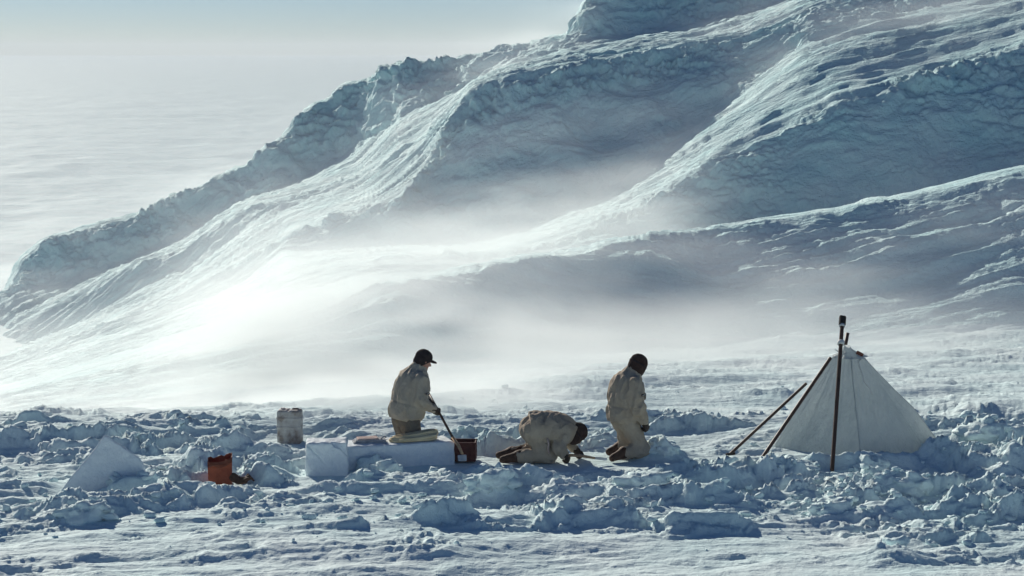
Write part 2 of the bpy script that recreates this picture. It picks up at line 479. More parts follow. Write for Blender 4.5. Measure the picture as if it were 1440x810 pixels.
def bar(name, a, b_, w_, t_, mat, parent=None, bev=.006):   # squared timber from a to b
    a, b_ = Vector(a), Vector(b_)
    d = (b_ - a); L = d.length; d.normalize()
    sx = d.cross(Vector((0, -1, 0))).normalized(); sy = d.cross(sx)
    bm = bmesh.new(); bmesh.ops.create_cube(bm, size=1)
    for v in bm.verts:
        v.co = Vector((v.co.x * w_, v.co.y * t_, v.co.z * L))
    bmesh.ops.bevel(bm, geom=bm.edges[:], offset=bev, segments=1, affect='EDGES')
    mid = (a + b_) / 2
    for v in bm.verts: v.co = mid + sx * v.co.x + sy * v.co.y + d * v.co.z
    me = bpy.data.meshes.new(name); bm.to_mesh(me); bm.free()
    return obj(name, me, mat, parent)

# ------------------------------------------------------------------ object materials
def plain(name, c1, c2, rough=.8, scale=8.0, bmp=.003, bscale=60.0, spec=.2, stretch=(1, 1, 1)):
    m, nt, p = mat_new(name)
    co = coords(nt, stretch)
    nt.links.new(ramp(nt, noise_node(nt, co, scale, 5, .6), [(.32, c1), (.68, c2)]), p.inputs['Base Color'])
    p.inputs['Roughness'].default_value = rough; p.inputs['Specular IOR Level'].default_value = spec
    if bmp: nt.links.new(bump(nt, noise_node(nt, co, bscale, 3), bmp), p.inputs['Normal'])
    return m
M['khaki'] = plain('khaki_cloth', (.385, .325, .25), (.48, .415, .33), .9, 5, .010, 40)
M['khaki2'] = plain('tan_cloth', (.355, .285, .215), (.45, .375, .29), .9, 5, .010, 40)
M['khaki_dark'] = plain('olive_cloth', (.13, .11, .088), (.18, .155, .125), .9, 5, .010, 40)
M['hat'] = plain('dark_wool', (.018, .013, .015), (.04, .028, .03), .95, 20, .004, 90)
M['hood'] = plain('dark_brown_knit', (.03, .017, .015), (.06, .033, .027), .95, 20, .004, 90)
M['skin'] = plain('wind_burnt_skin', (.40, .19, .14), (.50, .26, .19), .55, 12, .001, 80)
M['leather'] = plain('dark_leather', (.022, .015, .012), (.05, .033, .026), .6, 15, .003, 60)
M['boot'] = plain('brown_boot_leather', (.05, .026, .018), (.11, .055, .036), .7, 12, .004, 50)
M['badge'] = plain('badge_cloth', (.5, .5, .48), (.7, .7, .68), .8, 40, 0)
M['badge_dark'] = plain('badge_dark_cloth', (.04, .035, .035), (.08, .07, .06), .8, 40, 0)
M['wood_dark'] = plain('dark_stained_wood', (.045, .024, .017), (.10, .052, .034), .55, 6, .002, 30, .4, (1, 1, .1))
M['wood'] = plain('bare_wood', (.42, .26, .15), (.55, .36, .22), .6, 6, .002, 30, .3, (.15, 1, 1))
M['black'] = plain('black_grip', (.012, .011, .011), (.03, .027, .025), .6, 20, .002)
M['steel'] = plain('frosted_steel', (.42, .43, .43), (.66, .68, .69), .5, 12, .002, 40, .5)
M['rust'] = plain('rust_orange_tin', (.22, .05, .026), (.34, .085, .045), .7, 9, .004, 40)
M['rust_in'] = plain('rust_brown_inside', (.10, .03, .02), (.2, .06, .035), .8, 9, .004, 40)
M['maroon'] = plain('dark_red_paint', (.06, .016, .014), (.12, .03, .024), .6, 10, .004, 40)
M['patch'] = plain('red_brown_leather', (.13, .04, .025), (.2, .07, .04), .7, 20, .002)
M['rope'] = plain('cream_rope', (.62, .50, .29), (.80, .68, .45), .9, 10, .006, 70, .2, (.3, 1, 1))
M['cord'] = plain('white_cord', (.6, .6, .58), (.75, .75, .73), .9, 30, 0)
M['cloth_grey'] = plain('grey_folded_cloth', (.26, .28, .31), (.45, .46, .48), .9, 16, .004, 50)
M['cloth_pink'] = plain('faded_pink_cloth', (.42, .31, .28), (.56, .45, .41), .9, 12, .004, 50)
# frosted fuel can: dull tin with rust-brown wear
m, nt, p = mat_new('weathered_tin'); co = coords(nt, (1, 1, .7))
c_ = ramp(nt, noise_node(nt, co, 7.5, 6, .62), [(.36, (.47, .47, .46)), (.50, (.38, .36, .345)), (.60, (.25, .21, .185)), (.74, (.14, .10, .08))])
nt.links.new(c_, p.inputs['Base Color']); p.inputs['Roughness'].default_value = .7
nt.links.new(bump(nt, noise_node(nt, co, 30, 4), .006), p.inputs['Normal']); M['tin'] = m
# tent canvas lets some light through
m, nt, p = mat_new('tent_canvas'); co = coords(nt)
col = ramp(nt, noise_node(nt, co, 2.2, 6, .6), [(.3, (.58, .63, .64)), (.7, (.71, .75, .75))])
nt.links.new(col, p.inputs['Base Color']); p.inputs['Roughness'].default_value = .85
nr = bump(nt, noise_node(nt, coords(nt, (1, 1, .22)), 6.0, 5, .6), .07); nr = bump(nt, noise_node(nt, co, 160, 2), .002, nr)
nt.links.new(nr, p.inputs['Normal'])
tr = nt.nodes.new('ShaderNodeBsdfTranslucent'); mx = nt.nodes.new('ShaderNodeMixShader'); mx.inputs[0].default_value = .45
nt.links.new(col, tr.inputs['Color']); nt.links.new(nr, tr.inputs['Normal'])
nt.links.new(p.outputs[0], mx.inputs[1]); nt.links.new(tr.outputs[0], mx.inputs[2])
nt.links.new(mx.outputs[0], nt.nodes['Material Output'].inputs['Surface']); M['canvas'] = m

# ------------------------------------------------------------------ cut snow: slab and blocks
def yaw(a): return np.array([[math.cos(a), -math.sin(a), 0], [math.sin(a), math.cos(a), 0], [0, 0, 1.]])
def snow_block(name, loc, half, rz, label, group=None, extra=None, rad=.03, h=.014, sink=.06):
    R = yaw(rz)
    def fn(p):
        d = rbox(p, (0, 0, half[2] - sink), half, rad, R)
        d = d + .022 * pn(p, 4.0, 3.1) + .008 * pn(p, 15.0, 1.7)
        if extra is not None: d = extra(p, d)
        return d
    r = math.hypot(half[0], half[1]) + .06
    o = obj(name, sdf_mesh(name, fn, (-r, -r, -.12), (r, r, half[2] * 2 + .05), h), M['snow_cut'])
    o.location = loc
    return tag(o, label, 'snow block', group)
g = on_ground(555, 655)
BLOCK_Z = .34
snow_block('snow_block', (g.x, g.y + .26, 0), (.70, .24, .20), math.radians(16), 'long cut snow block with folded cloths and cream rope coil on top', sink=.135)
def crack(p, d):
    # the upper corner is broken away along a slanting crack that then runs straight down
    q = np.minimum(cap(p, (-.22, -.30, .40), (.04, -.30, .12), .016, .013), cap(p, (.04, -.30, .12), (.045, -.30, -.05), .011, .011))
    q2 = np.minimum(cap(p, (-.22, -.2, .40), (.04, -.2, .12), .014, .010), q)
    cut = rbox(p, (.22, -.25, .42), (.22, .12, .11), .02, rot_to((.72, 0, -.6)))
    return np.maximum(np.maximum(d, -q2), -(cut + .03 * pn(p, 9, 2)))
g = on_ground(458, 668)
snow_block('snow_block', (g.x, g.y + .2, -.03), (.25, .2, .24), math.radians(4), 'short cracked snow block at the left end of the long block', extra=crack, h=.009)
g = on_ground(145, 690)
def slab_fn(p):
    # outline of the slab in its own upright plane, then leaned back
    R = rot_to((1, .12, 0), (0, .28, 1))
    q = p @ R
    u, n_, v = q[..., 0], q[..., 1], q[..., 2]
    poly = [(-.58, -.1), (-.50, .0), (-.10, .55), (-.03, .62), (.03, .61), (.40, .35), (.45, .24), (.45, -.1)]
    d = np.full(u.shape, -9.0)
    for (x0, y0), (x1, y1) in zip(poly, poly[1:] + poly[:1]):
        L = math.hypot(x1 - x0, y1 - y0)
        d = np.maximum(d, -((x1 - x0) * (v - y0) - (y1 - y0) * (u - x0)) / L * -1 if False else ((y1 - y0) * (u - x0) * -1 + (x1 - x0) * (v - y0)) / L)
    w_ = np.abs(n_ - .08) - .13
    d = np.maximum(d, -9)
    e = smin(-d, -w_, .03) * -1
    e = e + .010 * pn(p, 5, 2.2) + .003 * pn(p, 18, 4.)
    line = np.maximum(np.abs(u - .20 - .008 * pn(p, 12, 1)) - .008, np.abs(v - .34) - .12)
    return np.maximum(e, -np.maximum(line, -(n_ + .02)))
sl = obj('snow_slab', sdf_mesh('snow_slab', slab_fn, (-.75, -.4, -.12), (.65, .6, .75), .011), M['snow_cut'])
sl.location = (g.x, g.y + .12, 0)
tag(sl, 'tilted triangular snow slab standing at the far left with a thin crack', 'snow slab', kind='thing')

# ------------------------------------------------------------------ camp gear
# weathered fuel can
g = on_ground(407, 619); t = empty('fuel_can', (g.x, g.y + .08, ground_z(g.x, g.y + .08) - .03), math.radians(-8))
tag(t, 'grey weathered tin can standing upright in the snow left of the workers', 'can')
def can_fn(p):
    d = rbox(p, (0, 0, .235), (.155, .11, .235), .035)
    for zz in (.12, .24, .36): d = np.minimum(d, np.maximum(d - .007, np.abs(p[..., 2] - zz) - .012))
    d = np.maximum(d, -cap(p, (-.0, -.2, .485), (-.0, .2, .485), .03, .03))
    return d + .004 * pn(p, 9, 6) + .003 * pn(p, 22, 6)
obj('body', sdf_mesh('can_body', can_fn, (-.2, -.15, -.02), (.2, .15, .5), .009), M['tin'], t)
tube('cap', [(-.09, 0, .465), (-.09, 0, .485)], .03, M['tin'], t)
tube('handle', [(.03, 0, .462), (.045, 0, .482), (.115, 0, .482), (.125, 0, .462)], .010, M['tin'], t)

# torn orange tin
g = on_ground(308, 684); t = empty('torn_tin', (g.x, g.y + .1, 0), math.radians(7))
tag(t, 'rust orange tin box with a ragged torn top standing in the snow', 'box')
def torn_shell(w_, d_, hl, hr, thick):
    n = 9; ring = []
    for (x0, y0), (x1, y1) in zip([(-1, -1), (1, -1), (1, 1), (-1, 1)], [(1, -1), (1, 1), (-1, 1), (-1, -1)]):
        for i in range(n): ring.append((x0 + (x1 - x0) * i / n, y0 + (y1 - y0) * i / n))
    rs = random.Random(3); vs_ = []; tops = []
    for (a, b_) in ring:
        f_ = (a + 1) / 2
        tops.append(hl + (hr - hl) * f_ ** 1.6 + rs.uniform(-.014, .014) + (.02 if b_ > .5 else 0))
    for k, (ins_, lev) in enumerate([(0, 0), (0, .5), (0, 1), (thick, 1), (thick, .5), (thick, .06)]):
        for (a, b_), tp in zip(ring, tops):
            flare = 1 + .05 * lev + .015 * math.sin(9 * a + 5 * b_) * lev
            vs_.append((a * (w_ - ins_) * flare, b_ * (d_ - ins_) * flare, -.05 + (tp + .05) * lev - (.004 if k == 3 else 0)))
    m_ = len(ring); fs = []
    for k in range(5):
        for i in range(m_): fs.append((k * m_ + i, k * m_ + (i + 1) % m_, (k + 1) * m_ + (i + 1) % m_, (k + 1) * m_ + i))
    fs.append(tuple(range(5 * m_, 6 * m_)))
    me = bpy.data.meshes.new('torn_tin_body'); me.from_pydata(vs_, [], fs); return me
obj('body', torn_shell(.135, .11, .285, .335, .008), M['rust'], t)
fl = bmesh.new()
pts_ = [(-.14, -.118, .285), (-.08, -.125, .286), (.0, -.128, .292), (.08, -.126, .308), (.145, -.12, .332)]
for k, (dz_, dy_) in enumerate(((0, 0), (.006, -.012), (-.03, -.02), (-.05, -.012))):
    for i, q in enumerate(pts_): fl.verts.new((q[0], q[1] + dy_, q[2] + dz_ * (1 + .4 * math.sin(i * 2.1 + k))))
fl.verts.ensure_lookup_table()
for k in range(3):
    for i in range(4): fl.faces.new([fl.verts[k * 5 + i], fl.verts[k * 5 + i + 1], fl.verts[(k + 1) * 5 + i + 1], fl.verts[(k + 1) * 5 + i]])
me = bpy.data.meshes.new('folded_rim'); fl.to_mesh(me); fl.free()
fr = obj('folded_rim', me, M['rust_in'], t); fr.modifiers.new('thickness', 'SOLIDIFY').thickness = .006

# dropped brown glove beside it
g = on_ground(340, 683)
def glove_fn(p, a=0):
    d = ell(p, (0, 0, .05), (.075, .05, .045))
    for k, yy_ in enumerate((-.036, -.012, .012, .036)):
        d = smin(d, np.minimum(cap(p, (.05, yy_, .06), (.10, yy_ * 1.2, .075 + .01 * k), .015, .014), cap(p, (.10, yy_ * 1.2, .075 + .01 * k), (.13, yy_ * 1.2, .04 + .008 * k), .014, .011)), .012)
    d = smin(d, cap(p, (-.01, -.045, .06), (.045, -.085, .09), .018, .014), .015)
    return smin(d, cap(p, (-.05, 0, .06), (-.11, .01, .10), .045, .055), .02) + .004 * pn(p, 25, 2)
o = obj('glove', sdf_mesh('glove', glove_fn, (-.2, -.14, -.03), (.2, .1, .2), .007), M['boot'])
o.location = (g.x, g.y + .05, .0); o.rotation_euler = (0, 0, math.radians(35))
tag(o, 'dark brown glove lying in the snow beside the orange tin box', 'glove')

# dark red crate
g = on_ground(651, 649); t = empty('crate', (g.x, g.y + .16, -.02), math.radians(-3))
tag(t, 'dark red open crate on the snow at the right end of the long block', 'crate')
for nm, c0, hf in (('side_panel', (0, -.12, .13), (.165, .010, .12)), ('side_panel', (0, .12, .13), (.165, .010, .12)), ('side_panel', (-.157, 0, .13), (.008, .109, .12)), ('side_panel', (.157, 0, .13), (.008, .109, .12)), ('base', (0, 0, .02), (.148, .109, .008))):
    o = obj(nm, sdf_mesh(nm, lambda p: rbox(p, c0, hf, .004) + .0015 * pn(p, 20, 1), np.array(c0) - hf - .03, np.array(c0) + hf + .03, .008), M['maroon'], t)
for a, b_ in (((-.172, -.124, .243), (.172, -.124, .243)), ((-.172, .124, .243), (.172, .124, .243)), ((-.165, -.11, .246), (-.165, .11, .246)), ((.165, -.11, .246), (.165, .11, .246))):
    bar('rim', a, b_, .022, .026, M['maroon'], t, .004)

# folded cloths and rope on the long block
BT = .258
g = at(519, 614, float(y_of(655)) + .17)
t = empty('folded_cloths', (g.x, g.y, BT), math.radians(12))
tag(t, 'flat pile of folded grey and faded pink cloths on the snow block', 'cloth')
for k, (w_, d_, hh, mt, dx) in enumerate(((.205, .11, .026, 'cloth_grey', 0), (.19, .10, .022, 'cloth_grey', .012), (.13, .09, .018, 'cloth_pink', -.02))):
    z0 = (.0, .026, .048)[k]
    o = obj('fold', sdf_mesh('fold', lambda p: rbox(p, (dx, 0, z0 + hh / 2), (w_, d_, hh / 2 + .002), .011) + .006 * pn(p, 14, k + 1.), (-.26, -.16, z0 - .02), (.26, .16, z0 + hh + .03), .008), M[mt], t)
tube('tassel', [(.14, -.06, .05), (.165, -.07, .075), (.19, -.05, .085), (.205, -.04, .06)], .009, M['cloth_grey'], t, 8)
g = at(581, 610, float(y_of(655)) + .28)
t = empty('rope_coil', (g.x, g.y, BT), math.radians(14))
tag(t, 'coil of thick cream rope lying on the right half of the snow block', 'rope')
for k in range(6):
    pts = []
    L_, Wd = .29 - .012 * (k % 3), .12 - .012 * k
    for i in range(41):
        a = 2 * math.pi * i / 40
        xx = L_ * (abs(math.cos(a)) ** .7) * (1 if math.cos(a) > 0 else -1) + .006 * k
        yy_ = Wd * math.sin(a)
        rise = .02 + .005 * k + (.0065 * k + .006) * (xx + .32) / .32 + .004 * math.sin(3 * a + k)
        pts.append((xx, yy_, rise))
    tube('strand', pts, .0185, M['rope'], t, 8)
tube('strand', [(-.20, -.115, .03), (-.05, -.122, .045), (.1, -.125, .058), (.24, -.115, .072), (.285, -.07, .08)], .02, M['rope'], t, 8)

# ------------------------------------------------------------------ people
def frame(fwd, roll=0): return rot_to(fwd)
def build_person(loc, rz, J, label, cloth, headgear, pose_note=''):
    t = empty('person', loc, rz); tag(t, label, 'person', 'snow workers in padded suits')
    A = {k: np.array(v, float) for k, v in J.items() if k != 'hem'}
    Rh = rot_to(A['look']); hd = A['head']
    sides = ('R', 'L')
    def hp(f_, s_, u_): return hd + Rh @ np.array([f_, s_, u_])
    def head_fn(p):
        d = ell(p, hp(-.01, 0, .03), (.098, .078, .095), Rh)
        d = smin(d, ell(p, hp(.02, 0, -.045), (.075, .06, .075), Rh), .04)
        d = smin(d, cap(p, hp(.085, 0, .005), hp(.112, 0, -.03), .012, .017), .015)
        for s_ in (-1, 1):
            d = np.maximum(d, -(ell(p, hp(.098, .033 * s_, .012), (.018, .02, .012), Rh)))
            d = np.minimum(d, ell(p, hp(.078, .033 * s_, .012), (.016, .016, .014), Rh))
            d = smin(d, ell(p, hp(-.01, .08 * s_, -.005), (.025, .012, .034), Rh), .008)
        d = np.maximum(d, -cap(p, hp(.103, -.025, -.066), hp(.103, .025, -.066), .005, .005))
        return smin(d, ell(p, hp(.075, 0, -.1), (.025, .028, .022), Rh), .02)
    def body_fn(p):
        d = head_fn(p)
        d = smin(d, cap(p, A['neck'], hp(-.02, 0, -.06), .06, .055), .03)
        tor = cap(p, A['pelvis'], A['chest'], .11, .13)
        for s_ in sides:
            tor = smin(tor, cap(p, A['chest'], A['sh' + s_], .10, .06), .05)
            tor = smin(tor, cap(p, A['sh' + s_], A['el' + s_], .05, .042), .03)
            tor = smin(tor, cap(p, A['el' + s_], A['ha' + s_], .042, .028), .02)
            tor = smin(tor, cap(p, A['hip' + s_], A['kn' + s_], .075, .055), .05)
            tor = smin(tor, cap(p, A['kn' + s_], A['an' + s_], .052, .04), .02)
        tor = smin(tor, cap(p, A['chest'], A['neck'], .10, .06), .05)
        return smin(d, tor, .03)
    def wr(p, k):
        q = p @ rot_to((.5, .3, 1.0))
        f_ = perlin(q[..., 0] * 5 + k, q[..., 1] * 12, q[..., 2] * 9) 
        return .020 * (np.abs(f_) * 2 - .5) + .010 * pn(p, 6.5, k + 2.) + .004 * (np.abs(pn(p, 19, k)) * 2 - .4)
    def jacket_fn(p):
        Rt = rot_to(np.cross(A['chest'] - A['pelvis'], (0, -1, 0)) * -1 if False else np.cross((0, 1, 0), A['chest'] - A['pelvis']), (A['chest'] - A['pelvis']) / np.linalg.norm(A['chest'] - A['pelvis']))
        up_ = (A['chest'] - A['pelvis']) / np.linalg.norm(A['chest'] - A['pelvis'])
        d = ell(p, A['chest'], (.215, .265, .26), Rt)
        d = smin(d, ell(p, A['pelvis'] + up_ * .06, (.225, .265, .25), Rt), .12)
        d = smin(d, cap(p, A['chest'] + up_ * .08, A['neck'], .15, .10), .08)
        d = smin(d, cap(p, A['neck'], A['neck'] * .55 + hp(-.05, 0, -.06) * .45, .105, .10), .03)
        for s_ in sides:
            d = smin(d, cap(p, A['sh' + s_], A['el' + s_], .092, .080), .07)
            wrist = A['el' + s_] + (A['ha' + s_] - A['el' + s_]) * .86
            d = smin(d, cap(p, A['el' + s_], wrist, .080, .058), .035)
        d = d + wr(p, 1.3)
        d = d + .012 * np.exp(-(((p - (A['pelvis'] + up_ * .13)) @ up_) / .014) ** 2)
        hem = (p - (A['pelvis'] - up_ * J.get('hem', .12))) @ up_
        return np.maximum(d, -hem)
    def trouser_fn(p):
        d = ell(p, A['pelvis'], (.16, .185, .16))
        for s_ in sides:
            d = smin(d, cap(p, A['hip' + s_], A['kn' + s_], .125, .105), .06)
            cuff = A['kn' + s_] + (A['an' + s_] - A['kn' + s_]) * .95
            d = smin(d, cap(p, A['kn' + s_], cuff, .10, .078), .04)
        return d + wr(p, 5.1)
    allp = np.array([A[k] for k in A if k != 'look'])
    lo, hi = allp.min(0) - .32, allp.max(0) + .32
    obj('body', sdf_mesh('body', body_fn, lo, hi, .014), M['skin'], t)
    jk = obj('jacket', sdf_mesh('jacket', jacket_fn, lo, hi, .012), cloth, t)
    obj('trousers', sdf_mesh('trousers', trouser_fn, lo, hi, .013), M['khaki_dark'] if headgear == 'cap' else cloth, t)
    # headgear
    if headgear == 'cap':
        def hat_fn(p):
            q = (p - hd) @ Rh
            d = ell(p, hp(-.012, 0, .045), (.116, .096, .100), Rh)
            d = smin(d, ell(p, hp(-.045, 0, -.03), (.085, .094, .085), Rh), .03)
            d = np.maximum(d, q[..., 0] * .75 - q[..., 2] - .045)
            return d + .003 * pn(p, 30, 2)
        h_ = obj('cap', sdf_mesh('cap', hat_fn, hd - .22, hd + .22, .008), M['hat'], t)
        obj('brim', sdf_mesh('brim', lambda p: np.maximum(ell(p, hp(.10, 0, .028), (.085, .075, .02), Rh), -((p - hd) @ Rh)[..., 0] + .085), hd - .25, hd + .25, .007), M['hat'], h_)
    else:
        def hood_fn(p):
            d = ell(p, hp(-.012, 0, .03), (.122, .102, .115), Rh)
            d = smin(d, ell(p, hp(.015, 0, -.06), (.098, .085, .095), Rh), .05)
            d = smin(d, cap(p, hp(-.02, 0, -.05), A['neck'], .095, .10), .05)
            d = np.maximum(d, -ell(p, hp(.135, 0, .008), (.05, .05, .024), Rh))
            return d + .004 * pn(p, 24, 2)
        h_ = obj('balaclava', sdf_mesh('balaclava', hood_fn, hd - .3, hd + .3, .009), M['hood'], t)
        tube('goggle_strap', [tuple(hp(.115 * math.cos(a) - .012, .106 * math.sin(a), .018)) for a in np.linspace(0.5, 2 * math.pi - .5, 24)], .012, M['hat'], h_, 6)
    # gloves: palm, four bent fingers, thumb
    for s_ in sides:
        ha, el_ = A['ha' + s_], A['el' + s_]
        Rg = rot_to(ha - el_, A['up' + s_]) if ('up' + s_) in A else rot_to(ha - el_)
        sgn = -1 if s_ == 'R' else 1
        def gl(p):
            def w_(f_, q, u_): return ha + Rg @ np.array([f_, q * sgn, u_])
            d = ell(p, w_(.03, 0, 0), (.06, .030, .046), Rg)
            d = smin(d, cap(p, w_(-.07, 0, 0), w_(0, 0, 0), .052, .042), .03)
            for k, u_ in enumerate((.036, .012, -.012, -.034)):
                l1 = (.038, .044, .04, .032)[k]
                a_, b1 = w_(.07, .008, u_), w_(.07 + l1, -.01, u_ * .95)
                c1 = w_(.06 + l1, -.048, u_ * .9); e1 = w_(.03 + l1, -.058, u_ * .9)
                d = smin(d, np.minimum(np.minimum(cap(p, a_, b1, .0155, .0145), cap(p, b1, c1, .0145, .013)), cap(p, c1, e1, .013, .011)), .008)
            th = np.minimum(cap(p, w_(.01, -.015, .042), w_(.05, -.045, .06), .017, .015), cap(p, w_(.05, -.045, .06), w_(.085, -.06, .04), .015, .012))
            return smin(d, th, .012)
        obj('glove', sdf_mesh('glove', gl, ha - .19, ha + .19, .008), M['leather'], t)
    for s_ in sides:
        an, to = A['an' + s_], A['to' + s_]
        kn = A['kn' + s_]; sh_ = (an - kn) / np.linalg.norm(an - kn)
        def bt(p):
            d = cap(p, an - sh_ * .16, an, .082, .07)
            d = smin(d, cap(p, an, to, .066, .048), .04)
            d = smin(d, ell(p, an + sh_ * .02 - (to - an) * .15, (.06, .055, .06)), .03)
            return d + .005 * pn(p, 14, 3)
        bo = obj('boot', sdf_mesh('boot', bt, np.minimum(an, to) - .22, np.maximum(an, to) + .22, .010), M['boot'], t)
    return t, jk
def badge(parent, pos, nrm_, w_, h_):
    R = rot_to(nrm_)
    b_ = obj('badge', sdf_mesh('badge', lambda p: rbox(p, pos, (.006, w_, h_), .005, R), np.array(pos) - .08, np.array(pos) + .08, .006), M['badge_dark'], parent)
    obj('emblem', sdf_mesh('emblem', lambda p: np.minimum(ell(p, np.array(pos) + R @ np.array([.006, .3 * w_, .002]), (.004, w_ * .45, h_ * .35), R), ell(p, np.array(pos) + R @ np.array([.006, -.4 * w_, -.002]), (.004, w_ * .3, h_ * .3), R)), np.array(pos) - .08, np.array(pos) + .08, .005), M['badge'], b_)

# worker with the shovel, kneeling behind the long block
g = on_ground(571, 648)
J1 = dict(pelvis=(-.02, 0, .56), chest=(.07, 0, .88), neck=(.15, 0, 1.07), head=(.235, 0, 1.215), look=(1, 0, -.42),
          shR=(.10, -.20, 1.0), elR=(.07, -.29, .74), haR=(.29, -.20, .615), shL=(.10, .20, 1.0), elL=(.20, .20, .76), haL=(.27, -.07, .69),
          hipR=(-.02, -.11, .50), knR=(.06, -.13, .08), anR=(-.36, -.12, .06), toR=(-.52, -.12, .03),
          hipL=(-.02, .11, .50), knL=(.06, .13, .08), anL=(-.36, .12, .06), toL=(-.52, .12, .03), hem=.09)
p1, jk = build_person((g.x, g.y + .28, -.01), math.radians(28), J1, 'worker in tan padded jacket and dark peaked cap holding a long shovel', M['khaki'], 'cap')
badge(jk, (.105, -.385, .86), (.25, -1, .05), .032, .016)
# worker bent over on hands and knees
g = on_ground(755, 648)
J2 = dict(pelvis=(-.06, 0, .40), chest=(.23, 0, .385), neck=(.41, 0, .395), head=(.51, 0, .325), look=(.6, -.05, -1),
          shR=(.33, -.19, .40), elR=(.25, -.27, .20), haR=(.34, -.17, .075), shL=(.34, .19, .40), elL=(.38, .27, .22), haL=(.52, .16, .08),
          hipR=(-.07, -.11, .38), knR=(.14, -.13, .09), anR=(-.25, -.13, .075), toR=(-.44, -.14, .045),
          hipL=(-.07, .11, .38), knL=(.06, .13, .09), anL=(-.30, .13, .075), toL=(-.46, .13, .045), hem=.05)
p2, jk = build_person((g.x, g.y + .12, -.015), math.radians(6), J2, 'worker in tan padded suit crouched on hands and knees with head bowed', M['khaki2'], 'hood')
tube('belt_strap', [(.10, -.265, .33), (.115, -.285, .26), (.105, -.29, .20), (.12, -.285, .14)], .011, M['cloth_pink'], jk, 6)
# worker kneeling upright, seen from behind
g = on_ground(881, 643)
J3 = dict(pelvis=(-.03, 0, .52), chest=(.0, 0, .83), neck=(.07, 0, 1.02), head=(.165, 0, 1.155), look=(1, 0, -.62),
          shR=(.02, -.20, .95), elR=(.03, -.29, .66), haR=(.14, -.24, .45), shL=(.02, .20, .95), elL=(.14, .27, .70), haL=(.215, .06, .74),
          hipR=(-.02, -.10, .46), knR=(.15, -.13, .09), anR=(-.12, -.17, .08), toR=(-.28, -.18, .035),
          hipL=(-.02, .10, .46), knL=(.12, .14, .09), anL=(-.02, .17, .07), toL=(-.15, .17, .035), hem=.08)
p3, jk = build_person((g.x, g.y + .12, -.01), math.radians(24), J3, 'worker in tan padded suit and dark balaclava kneeling upright with arms lowered', M['khaki2'], 'hood')
badge(jk, (.05, -.375, .84), (.15, -1, .1), .036, .018)

# ------------------------------------------------------------------ tools
def wpt(root, q):                                    # a point given in a person's own axes
    a = root.rotation_euler.z
    return Vector((root.location.x + q[0] * math.cos(a) - q[1] * math.sin(a), root.location.y + q[0] * math.sin(a) + q[1] * math.cos(a), root.location.z + q[2]))
h1 = wpt(p1, (.35, -.17, .60))
foot = at(650, 640, float(y_of(652)) - .10)
d = (foot - h1)
top = h1 - d.normalized() * .30
t = empty('shovel', (foot.x, foot.y, 0)); tag(t, 'long wooden shovel held by the capped worker, blade against the red crate', 'shovel')
def lp(v): return Vector(v) - Vector((foot.x, foot.y, 0))
n1 = h1 + d * .62
tube('shaft', [lp(top), lp(h1), lp(n1)], [.014, .015, .016], M['wood_dark'], t)
tube('socket', [lp(n1 - d * .01), lp(h1 + d * .8 + Vector((.012, 0, .01))), lp(foot + Vector((0, 0, .02)))], [.019, .021, .018], M['wood'], t)
R = rot_to((.15, -.35, -1))
obj('blade', sdf_mesh('blade', lambda p: np.maximum(rbox(p, lp(foot) + Vector((0, -.01, -.035)), (.042, .055, .010), .008, rot_to((.1, -.6, -1))), -9.0) + .002 * pn(p, 14, 1), np.array(lp(foot)) - .16, np.array(lp(foot)) + .14, .007), M['steel'], t)
# snow saw in the crouching worker's hand
a0 = wpt(p2, (.35, -.17, .09)); a1 = on_ground(836, 640, .04)
a1.y = a0.y - .02
t = empty('snow_saw', (a1.x, a1.y, 0)); tag(t, 'pale wooden handled saw lying before the crouching worker', 'saw')
o_ = Vector((a1.x, a1.y, 0))
mid = a0.lerp(a1, .5) + Vector((0, 0, .012))
tube('handle', [a0 - o_, mid - o_, a1 - o_], [.024, .028, .020], M['wood'], t, 10, .7)
sb = bmesh.new()
for xx, zz in ((0, -.012), (.04, -.016), (.08, -.018), (.12, -.02), (.16, -.018), (.16, .012), (.08, .018), (0, .014)):
    sb.verts.new((a1.x - o_.x - .01 + xx, 0, a1.z + zz - .01 * xx / .16))
sb.faces.new(sb.verts); me = bpy.data.meshes.new('saw_blade'); sb.to_mesh(me); sb.free()
bl = obj('blade', me, M['steel'], t); bl.modifiers.new('thickness', 'SOLIDIFY').thickness = .004

